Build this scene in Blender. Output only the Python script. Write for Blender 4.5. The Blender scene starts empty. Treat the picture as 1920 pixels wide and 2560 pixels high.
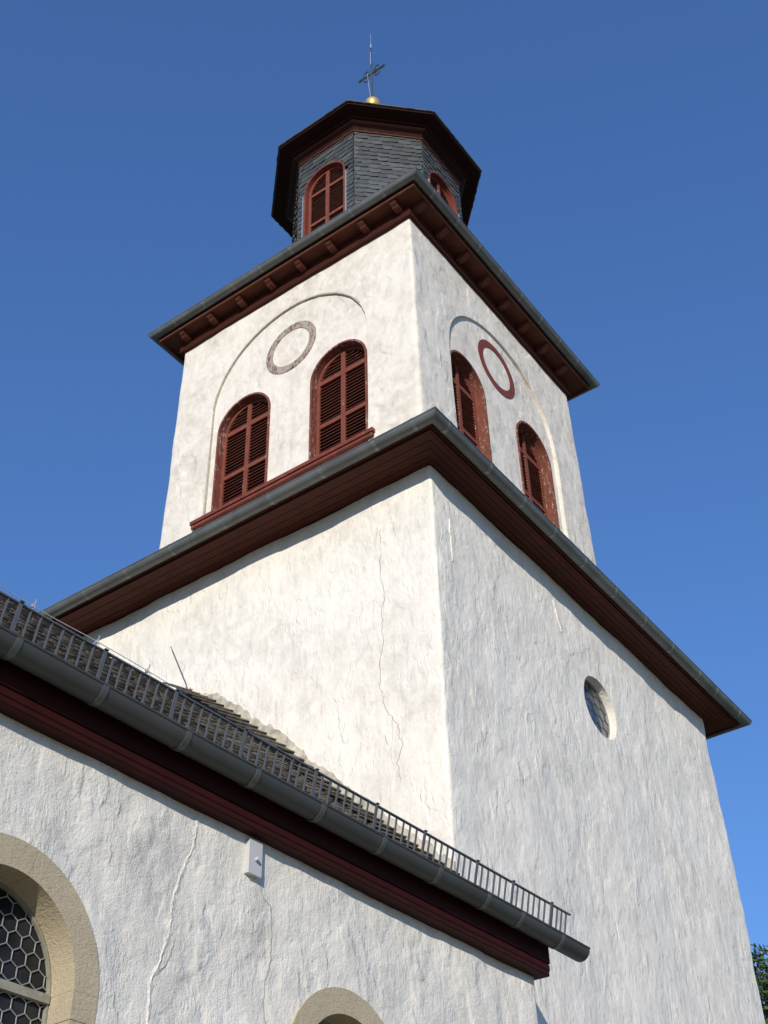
import bpy, bmesh, math, random
from math import sin, cos, tan, pi, radians, sqrt, atan2, hypot
from mathutils import Vector, Matrix, noise
random.seed(7)
SC = bpy.context.scene
COL = SC.collection

# ------------------------------------------------------------------ camera
cam = bpy.data.cameras.new('camera'); camo = bpy.data.objects.new('camera', cam); COL.objects.link(camo)
YAW, PITCH, ROLL, FPX = .9573, .6971, -.0275, 3191.38
fw = Vector((sin(YAW)*cos(PITCH), cos(YAW)*cos(PITCH), sin(PITCH)))
rt = Vector((cos(YAW), -sin(YAW), 0)); up = rt.cross(fw)
RR = rt*cos(ROLL)+up*sin(ROLL); UU = -rt*sin(ROLL)+up*cos(ROLL)
m = Matrix((RR, UU, -fw)).transposed().to_4x4()
CAM = Vector((-10.71864, -6.77652, 1.6)); m.translation = CAM
camo.matrix_basis = m
cam.sensor_fit = 'HORIZONTAL'; cam.sensor_width = 36; cam.lens = FPX/1920*36
cam.clip_start = .1; cam.clip_end = 3000
SC.camera = camo
SC.render.resolution_x = 768; SC.render.resolution_y = 1024

# ------------------------------------------------------------------ light
SUN = Vector((-1.0, -.54, .37)).normalized()      # towards the sun
EL = math.asin(SUN.z); AZ = atan2(SUN.x, SUN.y)
w = bpy.data.worlds.new('World'); SC.world = w; w.use_nodes = True
nt = w.node_tree; nt.nodes.clear()
sky = nt.nodes.new('ShaderNodeTexSky'); sky.sky_type = 'NISHITA'; sky.sun_disc = False
sky.sun_elevation = EL; sky.sun_rotation = AZ
sky.altitude = 200; sky.air_density = 1.35; sky.dust_density = 0; sky.ozone_density = 8
bg = nt.nodes.new('ShaderNodeBackground'); bg.inputs['Strength'].default_value = .15
wo = nt.nodes.new('ShaderNodeOutputWorld')
gmn = nt.nodes.new('ShaderNodeGamma'); gmn.inputs[1].default_value = .8
tnt = nt.nodes.new('ShaderNodeVectorMath'); tnt.operation = 'MULTIPLY'; tnt.inputs[1].default_value = (.92, 1.03, 1.33)
nt.links.new(sky.outputs[0], gmn.inputs[0]); nt.links.new(gmn.outputs[0], tnt.inputs[0]); nt.links.new(tnt.outputs[0], bg.inputs[0]); nt.links.new(bg.outputs[0], wo.inputs[0])
sl = bpy.data.lights.new('sun', 'SUN'); sl.energy = 3.9; sl.angle = radians(.53); sl.color = (1, .92, .80)
so = bpy.data.objects.new('sun', sl); COL.objects.link(so)
so.rotation_euler = SUN.to_track_quat('Z', 'Y').to_euler(); so.location = (-20, -10, 30)
SC.view_settings.view_transform = 'Standard'; SC.view_settings.look = 'None'
SC.view_settings.exposure = 0.18; SC.view_settings.gamma = 1

# ------------------------------------------------------------------ materials
def mat(name, rough=.8, metal=0.0, spec=.5):
    mt = bpy.data.materials.new(name); mt.use_nodes = True
    n = mt.node_tree; b = n.nodes['Principled BSDF']
    b.inputs['Roughness'].default_value = rough; b.inputs['Metallic'].default_value = metal
    b.inputs['Specular IOR Level'].default_value = spec
    return mt, n, b
def nd(n, t, **k):
    x = n.nodes.new(t)
    for a, v in k.items():
        if a in x.inputs: x.inputs[a].default_value = v
        else: setattr(x, a, v)
    return x
def coords(n, scale=(1, 1, 1), rot=(0, 0, 0), kind='Object'):
    tc = nd(n, 'ShaderNodeTexCoord'); mp = nd(n, 'ShaderNodeMapping')
    mp.inputs['Scale'].default_value = scale; mp.inputs['Rotation'].default_value = rot
    n.links.new(tc.outputs[kind], mp.inputs['Vector']); return mp.outputs[0]
def noi(n, vec, scale, detail=4, rough=.55, dist=0.0):
    x = nd(n, 'ShaderNodeTexNoise'); x.inputs['Scale'].default_value = scale
    x.inputs['Detail'].default_value = detail; x.inputs['Roughness'].default_value = rough
    x.inputs['Distortion'].default_value = dist; n.links.new(vec, x.inputs['Vector']); return x.outputs['Fac']
def ramp(n, fac, stops, interp='LINEAR'):
    r = nd(n, 'ShaderNodeValToRGB'); r.color_ramp.interpolation = interp; e = r.color_ramp.elements
    while len(e) < len(stops): e.new(.5)
    for i, (p, c) in enumerate(stops):
        e[i].position = p; e[i].color = (c, c, c, 1) if not isinstance(c, tuple) else (*c, 1)
    n.links.new(fac, r.inputs['Fac']); return r.outputs[0]
def mth(n, op, a, b):
    x = nd(n, 'ShaderNodeMath', operation=op)
    for i, v in enumerate((a, b)):
        if isinstance(v, (int, float)): x.inputs[i].default_value = v
        else: n.links.new(v, x.inputs[i])
    return x.outputs[0]
def mixc(n, fac, a, b, mode='MIX'):
    x = nd(n, 'ShaderNodeMixRGB', blend_type=mode)
    for i, v in enumerate((fac, a, b)):
        if isinstance(v, (int, float)): x.inputs[i].default_value = v
        elif isinstance(v, tuple): x.inputs[i].default_value = (*v, 1)
        else: n.links.new(v, x.inputs[i])
    return x.outputs[0]
def bump(n, b, h, dist, strength=1.0, prev=None):
    x = nd(n, 'ShaderNodeBump'); x.inputs['Strength'].default_value = strength; x.inputs['Distance'].default_value = dist
    n.links.new(h, x.inputs['Height'])
    if prev: n.links.new(prev, x.inputs['Normal'])
    n.links.new(x.outputs[0], b.inputs['Normal']); return x.outputs[0]

def plaster(name, base, stain, kind):
    mt, n, b = mat(name, .92, spec=.25)
    v = coords(n)
    big = noi(n, v, .9, 5, .6, .4); mid = noi(n, v, 4.5, 5, .6, .6)
    f = mth(n, 'MULTIPLY', ramp(n, big, [(.36, .10), (.66, 1.0)]), ramp(n, mid, [(.36, .15), (.66, 1.0)]))
    c = mixc(n, f, base, stain)
    pat = noi(n, coords(n, (1, 1, .8)), 2.3, 7, .7, 1.2)       # blotches where the limewash is thin
    c = mixc(n, mth(n, 'MULTIPLY', ramp(n, pat, [(.50, 0.0), (.60, 1.0)]), .22), c, tuple(x*.78 for x in stain))
    # rain streaks: the dirt runs down the wall
    st = noi(n, coords(n, (7, 7, .45)), 1.0, 4, .6, .3)
    c = mixc(n, mth(n, 'MULTIPLY', ramp(n, st, [(.54, 0.0), (.75, 1.0)]), .22), c, tuple(x*.72 for x in stain))
    sp = noi(n, v, 38, 2, .5)
    c = mixc(n, mth(n, 'MULTIPLY', ramp(n, sp, [(.66, 0.0), (.8, 1.0)]), .16), c, (.35, .33, .3))
    def strokes(sc, rot, sm, dist, seed):
        """overlapping trowel strokes: each cell has its own height, soft steps between"""
        v0 = coords(n, sc, rot)
        wn = nd(n, 'ShaderNodeTexNoise'); wn.inputs['Scale'].default_value = .9; wn.inputs['Detail'].default_value = 3; n.links.new(v0, wn.inputs['Vector'])
        va = nd(n, 'ShaderNodeVectorMath', operation='SCALE'); n.links.new(wn.outputs['Color'], va.inputs[0]); va.inputs['Scale'].default_value = dist
        vb = nd(n, 'ShaderNodeVectorMath', operation='ADD'); n.links.new(v0, vb.inputs[0]); n.links.new(va.outputs[0], vb.inputs[1])
        vo = nd(n, 'ShaderNodeTexVoronoi', feature='SMOOTH_F1'); vo.inputs['Scale'].default_value = 1.0; vo.inputs['Smoothness'].default_value = sm
        n.links.new(vb.outputs[0], vo.inputs['Vector'])
        se = nd(n, 'ShaderNodeSeparateColor'); n.links.new(vo.outputs['Color'], se.inputs[0])
        return mth(n, 'SUBTRACT', se.outputs[0], mth(n, 'MULTIPLY', vo.outputs['Distance'], .35))
    g = noi(n, v, 62, 4, .65)
    if kind == 'trowel':     # vertical strokes of a thick lime coat
        h1 = strokes((4.6, 4.6, 2.9), (0, 0, 0), .5, 1.7, 1); h2 = strokes((12, 12, 5.0), (.05, .05, 0), .35, 1.8, 2)
        msk = ramp(n, noi(n, v, 1.7, 3), [(.40, .25), (.62, 1.0)])
        p = bump(n, b, h1, .015, .6); p = bump(n, b, mth(n, 'MULTIPLY', h2, msk), .013, .75, p)
        p = bump(n, b, noi(n, coords(n, (12, 12, 8)), 1.0, 7, .70, .2), .016, .65, p); bump(n, b, g, .005, .8, p)
    elif kind == 'rough':    # nave: lumpy coat with brush marks
        h1 = strokes((2.3, 2.3, 1.7), (0, .45, 0), .5, 1.8, 1); h2 = strokes((6.5, 6.5, 4.2), (0, .75, 0), .4, 1.8, 2)
        msk = ramp(n, noi(n, v, 1.5, 3), [(.38, .15), (.62, 1.0)])
        br = noi(n, coords(n, (46, 46, 13), (0, .8, 0)), 1.0, 3, .6, .2)
        p = bump(n, b, h1, .036, .7); p = bump(n, b, mth(n, 'MULTIPLY', h2, msk), .016, .75, p)
        p = bump(n, b, mth(n, 'MULTIPLY', br, ramp(n, noi(n, v, 2.3, 2), [(.45, .05), (.6, 1.0)])), .012, .8, p)
        p = bump(n, b, noi(n, v, 11, 7, .72, .15), .022, .7, p); bump(n, b, g, .006, .9, p)
    else:                    # smoother coat
        h1 = strokes((3.4, 3.4, 2.2), (.2, .2, 0), .5, 1.3, 1)
        p = bump(n, b, h1, .026, .7); p = bump(n, b, noi(n, coords(n, (8, 8, 6), (.3, .3, 0)), 1.0, 7, .68, .25), .016, .7, p); bump(n, b, g, .004, .6, p)
    n.links.new(c, b.inputs['Base Color']); return mt

M = {}
M['plaster_low'] = plaster('plaster_low', (.80, .765, .690), (.63, .60, .535), 'trowel')
M['plaster_up'] = plaster('plaster_up', (.75, .71, .635), (.54, .48, .40), 'smooth')
M['plaster_nave'] = plaster('plaster_nave', (.79, .755, .680), (.62, .59, .525), 'rough')

def painted_wood(name, col, dark, peel=0.0, plank=None, rough=.55):
    mt, n, b = mat(name, rough, spec=.12)
    v = coords(n)
    a = noi(n, v, 5, 5, .65, .3)
    c = mixc(n, ramp(n, a, [(.35, 0.0), (.75, 1.0)]), col, dark)
    if peel:
        p_ = noi(n, coords(n, (16, 16, 5)), 1.0, 6, .75, 1.0)
        c = mixc(n, ramp(n, p_, [(1-peel-.02, 0.0), (1-peel+.02, 1.0)]), c, (.36, .31, .26))
        p2 = noi(n, coords(n, (10, 10, 4), (.4, .2, 0)), 1.3, 6, .7, 1.0)
        c = mixc(n, ramp(n, p2, [(1-peel*.75, 0.0), (1-peel*.72, 1.0)]), c, (.09, .055, .045))
    g = noi(n, coords(n, (30, 30, 9)), 1.0, 4, .6)
    bump(n, b, g, .003, .5)
    n.links.new(c, b.inputs['Base Color']); return mt
M['shutter'] = painted_wood('shutter_paint', (.205, .064, .042), (.14, .046, .032), .36)
M['casing'] = painted_wood('casing_paint', (.20, .055, .038), (.12, .036, .028), .36)
M['casing_worn'] = painted_wood('casing_worn', (.20, .066, .045), (.12, .045, .033), .415)
M['ring_clean'] = painted_wood('ring_clean', (.20, .055, .04), (.16, .045, .035), 0)
M['ring_worn'] = painted_wood('ring_worn', (.19, .115, .09), (.10, .06, .045), .53, rough=.8)
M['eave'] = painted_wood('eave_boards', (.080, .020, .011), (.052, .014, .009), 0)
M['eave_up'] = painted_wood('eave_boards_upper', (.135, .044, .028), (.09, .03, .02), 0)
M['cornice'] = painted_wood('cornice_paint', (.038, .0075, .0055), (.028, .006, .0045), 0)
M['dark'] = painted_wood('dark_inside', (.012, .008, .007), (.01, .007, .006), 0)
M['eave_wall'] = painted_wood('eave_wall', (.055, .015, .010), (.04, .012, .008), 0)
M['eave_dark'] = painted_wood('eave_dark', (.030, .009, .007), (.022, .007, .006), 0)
def simple(name, col, rough=.6, metal=0., var=.25, sc=6., bd=.002):
    mt, n, b = mat(name, rough, metal)
    a = noi(n, coords(n), sc, 5, .6, .4)
    c = mixc(n, ramp(n, a, [(.3, 0.0), (.75, 1.0)]), col, tuple(x*(1-var) for x in col))
    n.links.new(c, b.inputs['Base Color']); bump(n, b, noi(n, coords(n), sc*8, 3), bd, .4); return mt
M['zinc'] = simple('zinc', (.160, .170, .163), .5, .3, .45, 2.2, .001)
M['zinc_joint'] = simple('zinc_solder', (.23, .255, .245), .42, .5, .3, 9, .001)
M['zinc_dark'] = simple('zinc_dark', (.066, .069, .065), .6, .2, .3, 2.0, .001)
M['zinc_dark_joint'] = simple('zinc_strap', (.12, .13, .125), .5, .4, .3, 9, .001)
M['galv'] = simple('galvanised', (.18, .19, .195), .5, .55, .35, 5, .0008)
M['iron'] = simple('iron', (.09, .10, .10), .5, .5, .4, 9, .001)
M['gold'] = simple('gold', (.90, .58, .16), .38, .65, .08, 9, .0005)
M['cable'] = simple('aluminium_wire', (.62, .62, .62), .4, .7, .2, 9, .0003)
M['stone'] = None
def slate(name, cols, mossy=False):
    mt, n, b = mat(name, .55, spec=.45)
    gm = nd(n, 'ShaderNodeNewGeometry')
    r = nd(n, 'ShaderNodeValToRGB'); e = r.color_ramp.elements
    while len(e) < len(cols): e.new(.5)
    for i, c in enumerate(cols): e[i].position = i/(len(cols)-1); e[i].color = (*c, 1)
    n.links.new(gm.outputs['Random Per Island'], r.inputs[0])
    a = noi(n, coords(n), 9, 6, .7, .8)
    c = mixc(n, ramp(n, a, [(.3, 0.0), (.8, 1.0)]), r.outputs[0], tuple(x*1.6 for x in cols[0]), 'MIX')
    li = noi(n, coords(n), 22, 6, .7, .8)
    c = mixc(n, mth(n, 'MULTIPLY', ramp(n, li, [(.60, 0.0), (.68, 1.0)]), .5 if mossy else .3), c, (.24, .19, .09) if mossy else (.22, .22, .21))
    n.links.new(c, b.inputs['Base Color']); bump(n, b, noi(n, coords(n), 45, 5, .7), .005, .6); return mt
M['slate'] = slate('slate', [(.036, .040, .041), (.055, .060, .061), (.105, .112, .110), (.042, .047, .048), (.068, .073, .073)])
M['slate_nave'] = slate('slate_nave', [(.045, .037, .027), (.075, .062, .046), (.055, .046, .035), (.10, .086, .066)], True)
def sandstone():
    mt, n, b = mat('sandstone', .9, spec=.2)
    a = noi(n, coords(n), 3, 5, .6, .3)
    c = mixc(n, ramp(n, a, [(.3, 0.0), (.75, 1.0)]), (.50, .425, .295), (.42, .355, .25))
    st = noi(n, coords(n, (30, 30, 80), (0, .35, 0)), 1.0, 3, .6, 1.0)
    c = mixc(n, mth(n, 'MULTIPLY', ramp(n, st, [(.3, 1.0), (.5, 0.0)]), .25), c, (.25, .2, .14))
    n.links.new(c, b.inputs['Base Color'])
    p = bump(n, b, st, .009, .8); bump(n, b, noi(n, coords(n), 34, 5, .7), .007, .8, p); return mt
M['stone'] = sandstone()
M['reveal'] = simple('sandstone_reveal', (.56, .46, .28), .9, 0, .25, 5, .004)
M['mortar'] = simple('lime_mortar', (.56, .51, .41), .95, 0, .62, 7, .02)
M['white_box'] = simple('white_enamel', (.50, .50, .50), .4, 0, .06, 3, .0003)
M['frame'] = simple('window_frame_paint', (.34, .33, .26), .6, 0, .45, 11, .002)
M['lead'] = simple('lead_came', (.42, .42, .41), .45, .5, .3, 20, .0005)
M['crack'] = simple('crack_shadow', (.30, .27, .23), .95, 0, .4, 20, .001)  # dark tone that paints the shade inside wall cracks
M['groove'] = simple('groove_mortar', (.50, .46, .38), .95, 0, .45, 12, .004)
gm_, gn, gb = mat('leaded_glass', .12, spec=.12)
gc = mixc(gn, ramp(gn, noi(gn, coords(gn), 5, 3), [(.3, 0.), (.7, 1.)]), (.010, .011, .012), (.03, .032, .034))
gn.links.new(gc, gb.inputs['Base Color']); bump(gn, gb, noi(gn, coords(gn), 12, 2), .004, .5); M['glass'] = gm_
gm2, gn2, gb2 = mat('oculus_glass', .10, spec=.9)
gc = mixc(gn2, ramp(gn2, noi(gn2, coords(gn2), 6, 3), [(.3, 0.), (.7, 1.)]), (.035, .045, .075), (.09, .10, .10))
gn2.links.new(gc, gb2.inputs['Base Color']); M['glass2'] = gm2
def ground_mat():
    mt, n, b = mat('pale_ground', .95)  # unseen ground, toned pale and warm to bounce light onto the walls
    a = noi(n, coords(n), .7, 6, .6); c = mixc(n, ramp(n, a, [(.3, 0.), (.7, 1.)]), (.30, .27, .20), (.22, .22, .13))
    n.links.new(c, b.inputs['Base Color']); bump(n, b, noi(n, coords(n), 9, 5), .05, .6); return mt
M['ground'] = ground_mat()
def leaf_mat():
    mt, n, b = mat('leaf', .5)
    gm = nd(n, 'ShaderNodeNewGeometry')
    c = ramp(n, gm.outputs['Random Per Island'], [(0., (.035, .06, .015)), (.5, (.07, .12, .025)), (1., (.12, .17, .045))])
    n.links.new(c, b.inputs['Base Color'])
    tr = nd(n, 'ShaderNodeBsdfTranslucent'); n.links.new(c, tr.inputs[0]); mx = nd(n, 'ShaderNodeMixShader')
    mx.inputs[0].default_value = .3; out = n.nodes['Material Output']
    n.links.new(b.outputs[0], mx.inputs[1]); n.links.new(tr.outputs[0], mx.inputs[2]); n.links.new(mx.outputs[0], out.inputs[0]); return mt
M['leaf'] = leaf_mat(); M['bark'] = simple('bark', (.10, .075, .05), .9, 0, .5, 12, .01)

# ------------------------------------------------------------------ mesh helpers
class MB:
    def __init__(s): s.v = []; s.f = []
    def add(s, vs, fs):
        o = len(s.v); s.v += [tuple(x) for x in vs]; s.f += [tuple(i+o for i in f) for f in fs]; return s
    def box(s, x0, x1, y0, y1, z0, z1):
        return s.add([(x, y, z) for z in (z0, z1) for (x, y) in ((x0, y0), (x1, y0), (x1, y1), (x0, y1))],
                     [(3, 2, 1, 0), (4, 5, 6, 7), (0, 1, 5, 4), (1, 2, 6, 5), (2, 3, 7, 6), (3, 0, 4, 7)])
    def tbox(s, mtx, sx, sy, sz):   # box centred at mtx
        vs = [mtx @ Vector((x*sx/2, y*sy/2, z*sz/2)) for z in (-1, 1) for (x, y) in ((-1, -1), (1, -1), (1, 1), (-1, 1))]
        return s.add(vs, [(3, 2, 1, 0), (4, 5, 6, 7), (0, 1, 5, 4), (1, 2, 6, 5), (2, 3, 7, 6), (3, 0, 4, 7)])
    def prism(s, poly, y0, y1):     # poly in x,z (counter-clockwise seen from -y), extruded y0..y1
        n = len(poly)
        vs = [(a, y0, b) for a, b in poly]+[(a, y1, b) for a, b in poly]
        fs = [tuple(range(n)), tuple(range(2*n-1, n-1, -1))]+[(i, i+n, (i+1) % n+n, (i+1) % n) for i in range(n)]
        return s.add(vs, fs)
    def ring(s, outer, inner, y0, y1, closed=True):   # band between two matching outlines
        n = len(outer)
        vs = [(a, y0, b) for a, b in outer]+[(a, y0, b) for a, b in inner]+[(a, y1, b) for a, b in outer]+[(a, y1, b) for a, b in inner]
        fs = []
        for i in range(n if closed else n-1):
            j = (i+1) % n
            fs += [(i, j, n+j, n+i), (2*n+j, 2*n+i, 3*n+i, 3*n+j), (j, i, 2*n+i, 2*n+j), (n+i, n+j, 3*n+j, 3*n+i)]
        if not closed: fs += [(0, n, 3*n, 2*n), (2*n-1, n-1, 3*n-1, 4*n-1)]
        return s.add(vs, fs)
    def tube(s, pts, r, k=8, taper=None):
        pts = [Vector(p) for p in pts]; n = len(pts); vs = []
        for i, p in enumerate(pts):
            d = (pts[min(i+1, n-1)]-pts[max(i-1, 0)]).normalized()
            a = d.orthogonal().normalized() if i == 0 else (a-d*a.dot(d)).normalized()
            b = d.cross(a); rr = r if taper is None else r+(taper-r)*i/(n-1)
            vs += [p+(a*cos(2*pi*j/k)+b*sin(2*pi*j/k))*rr for j in range(k)]
        fs = [(i*k+j, i*k+(j+1) % k, (i+1)*k+(j+1) % k, (i+1)*k+j) for i in range(n-1) for j in range(k)]
        fs += [tuple(range(k-1, -1, -1)), tuple((n-1)*k+j for j in range(k))]
        return s.add(vs, fs)
    def build(s, name, material, parent=None, mtx=None, smooth=False, angle=40, origin=None):
        vs = s.v
        me = bpy.data.meshes.new(name)
        if origin is not None: vs = [(a-origin[0], b-origin[1], c-origin[2]) for a, b, c in vs]
        me.from_pydata(vs, [], s.f)
        bm = bmesh.new(); bm.from_mesh(me); bmesh.ops.recalc_face_normals(bm, faces=bm.faces); bm.to_mesh(me); bm.free()
        if smooth:
            me.polygons.foreach_set('use_smooth', [True]*len(me.polygons)); me.set_sharp_from_angle(angle=radians(angle))
        for x in (material if isinstance(material, (list, tuple)) else [material]): me.materials.append(x)
        me.update()
        o = bpy.data.objects.new(name, me); COL.objects.link(o)
        if parent is not None: o.parent = parent
        if mtx is not None: o.matrix_basis = mtx
        elif origin is not None: o.location = origin
        return o
def empty(name, loc=(0, 0, 0), rz=0):
    o = bpy.data.objects.new(name, None); COL.objects.link(o); o.location = loc; o.rotation_euler.z = rz
    o.empty_display_size = .5; return o
def tag(o, label=None, cat=None, group=None, kind=None):
    if label: o['label'] = label
    if cat: o['category'] = cat
    if group: o['group'] = group
    if kind: o['kind'] = kind
    return o
def copy_under(src, parent, mtx):
    c = src.copy(); COL.objects.link(c); c.parent = parent; c.matrix_basis = mtx; return c
def arch(cx, r, zb, zs, n=24, rz=None):   # outline counter-clockwise from bottom left, seen from outside
    pts = [(cx-r, zb), (cx+r, zb)]
    pts += [(cx+r*cos(pi*i/n), zs+(rz or r)*sin(pi*i/n)) for i in range(n+1)]
    return pts
def circ(cx, cz, r, n=48): return [(cx+r*cos(2*pi*i/n), cz+r*sin(2*pi*i/n)) for i in range(n)]
def wob(p, amp, seed=0):
    a = noise.noise(Vector((p[0]*.8+seed, p[1]*.8, p[2]*.7)))*1.1+noise.noise(Vector((p[0]*2.6+seed, p[1]*2.6, p[2]*1.9)))*.5+noise.noise(Vector((p[0]*7+seed, p[1]*7, p[2]*4)))*.20
    return a*amp
def wall_solid(corners, fine, zs, amp, round_r=.05, batter=0.0, ztop=None, seed=0, step=.07):
    """closed body with wavy faces; corners counter-clockwise, fine[i] = sample side i finely"""
    n = len(corners); per = []
    for i in range(n):
        a = Vector(corners[i]); b = Vector(corners[(i+1) % n]); d = (b-a); L = d.length; d.normalize()
        nm = Vector((d.y, -d.x)); nprev = None
        c = Vector(corners[i-1]); dp = (a-c).normalized(); np_ = Vector((dp.y, -dp.x))
        for k in range(5):        # rounded corner
            t = k/4; nn = (np_*(1-t)+nm*t).normalized()
            per.append((a-(np_+nm)*round_r+nn*round_r, nn, nn))
        m_ = max(1, int(L/(step if fine[i] else 1.2)))
        for k in range(1, m_):
            q = a+d*(round_r+(L-2*round_r)*k/m_); per.append((q, nm, nm))
    N = len(per); mb = MB(); vs = []
    for z in zs:
        for q, nn, _ in per:
            x, y = q; o = wob((x, y, z), amp, seed)+(batter*(ztop-z) if ztop else 0)
            vs.append((x+nn.x*o, y+nn.y*o, z))
    fs = [(r*N+j, r*N+(j+1) % N, (r+1)*N+(j+1) % N, (r+1)*N+j) for r in range(len(zs)-1) for j in range(N)]
    fs += [tuple(range(N-1, -1, -1)), tuple((len(zs)-1)*N+j for j in range(N))]
    return mb.add(vs, fs)
def zlist(parts):
    r = []
    for a, b, s in parts:
        k = max(1, round((b-a)/s)); r += [a+(b-a)*i/k for i in range(k)]
    r.append(parts[-1][1]); return r
def carve(o, cutters):
    bpy.context.view_layer.update()
    for c in cutters:
        md = o.modifiers.new('cut', 'BOOLEAN'); md.operation = 'DIFFERENCE'; md.object = c; md.solver = 'EXACT'
    dg = bpy.context.evaluated_depsgraph_get()
    me = bpy.data.meshes.new_from_object(o.evaluated_get(dg)); o.modifiers.clear(); old = o.data; o.data = me
    me.name = old.name; bpy.data.meshes.remove(old)
    for c in cutters:
        d = c.data; bpy.data.objects.remove(c); bpy.data.meshes.remove(d)
    me.polygons.foreach_set('use_smooth', [True]*len(me.polygons)); me.set_sharp_from_angle(angle=radians(38))

# half-round gutter swept along a list of points (closed or open) with outward offsets
def gutter_profile(r, t=.004, n=14):
    out = [(r*cos(a), r*sin(a)) for a in [-pi*i/n for i in range(n+1)]]
    inn = [((r-t)*cos(a), (r-t)*sin(a)) for a in [-pi*i/n for i in range(n, -1, -1)]]
    # rolled bead on the outer rim
    bead = [(r+.012*cos(a)-.002, .006+.012*sin(a)) for a in [pi*1.45-2*pi*.9*i/9 for i in range(10)]]
    return bead+out+inn
def sweep_loop(prof, base, normals, z, closed=True):
    mb = MB(); n = len(base); k = len(prof); vs = []
    for (x, y), (nx, ny) in zip(base, normals):
        vs += [(x+nx*o, y+ny*o, z+h) for o, h in prof]
    fs = []
    for i in range(n if closed else n-1):
        j = (i+1) % n
        fs += [(i*k+a, j*k+a, j*k+(a+1) % k, i*k+(a+1) % k) for a in range(k)]
    if not closed: fs += [tuple(range(k)), tuple((n-1)*k+a for a in range(k-1, -1, -1))]
    return mb.add(vs, fs)
def joint_mesh(r, wd, mt, name, lip=True):
    """strap round the gutter: local x along gutter, y = outward negative, z up"""
    n = 14; out = []; inn = []
    for i in range(n+1):
        a = -pi*i/n; out.append((r*cos(a), r*sin(a))); inn.append(((r-.006)*cos(a), (r-.006)*sin(a)))
    mb = MB(); N = n+1
    vs = [(-wd/2, -a, b) for a, b in out]+[(-wd/2, -a, b) for a, b in inn]+[(wd/2, -a, b) for a, b in out]+[(wd/2, -a, b) for a, b in inn]
    fs = []
    for i in range(n):
        j = i+1
        fs += [(i, j, N+j, N+i), (2*N+i, 2*N+j, 3*N+j, 3*N+i), (i, 2*N+i, 2*N+j, j), (N+i, N+j, 3*N+j, 3*N+i)]
    mb.add(vs, fs)
    if lip: mb.box(-wd/2, wd/2, -r-.010, -r+.010, -.006, .010)
    return mb
# frames: local x along the wall, y inward, z up
FR_R = Matrix.Identity(4)                       # face looking to -Y
FR_L = Matrix.Rotation(-pi/2, 4, 'Z')           # face looking to -X   (local x = -world y)

# ================================================================== GROUND
g = MB(); g.add([(-600, -600, 0), (600, -600, 0), (600, 600, 0), (-600, 600, 0)], [(0, 1, 2, 3)])
tag(g.build('ground', M['ground']), kind='structure')

# ================================================================== TOWER
tower = tag(empty('church_tower', (4.2, 3.74, 0)), 'tall two-stage white plastered church tower with red louvred windows and slate lantern', 'tower')
TI = Matrix.Translation((-4.2, -3.74, 0))
def T(o): o.matrix_basis = TI.copy(); return o
WX, WY = 8.4, 7.48
low = wall_solid([(0, 0), (WX, 0), (WX, WY), (0, WY)], [1, 0, 0, 1], zlist([(-.2, 4.2, 1.1), (4.2, 13.01, .075)]), 0.026, .035, .0036, 13.01, seed=3)
low = low.build('lower_wall', M['plaster_low'], tower)
cut = MB().prism(circ(4.24, 11.28, .49, 40), -.3, .62).build('cut', M['plaster_low'])
T(low); carve(low, [cut])
UX0, UX1, UY0, UY1 = 1.35, 7.05, .981, 6.495
upw = wall_solid([(UX0, UY0), (UX1, UY0), (UX1, UY1), (UX0, UY1)], [1, 0, 0, 1], zlist([(13.2, 15.0, .6), (15.0, 20.56, .075)]), .018, .028, .0126, 20.557, seed=11)
upw = upw.build('belfry_wall', M['plaster_up'], tower); T(upw)
WA = [(-4.75, .61), (-2.60, .60)]        # left face, local x
WB = [(2.95, .585), (5.22, .605)]        # right face
ZB, ZS = 15.68, 17.64
cuts = []
def cutter(poly, frame, y0, y1):
    return MB().prism(poly, y0, y1).build('cut', M['plaster_up'], mtx=frame)
NI = .045
cuts.append(cutter(arch(-3.73, 1.79, 15.2, 18.20), FR_L, UX0-.6, UX0-.012+NI*.55))
cuts.append(cutter(arch(4.20, 1.83, 15.2, 18.10, rz=1.68), FR_R, UY0-.6, UY0-.012+NI))
carve(upw, cuts)
cuts = []
for cx, r in WA: cuts.append(cutter(arch(cx, r, ZB, ZS), FR_L, UX0-.6, UX0+1.3))
for cx, r in WB: cuts.append(cutter(arch(cx, r, ZB, ZS), FR_R, UY0-.6, UY0+1.3))
carve(upw, cuts)

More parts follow.
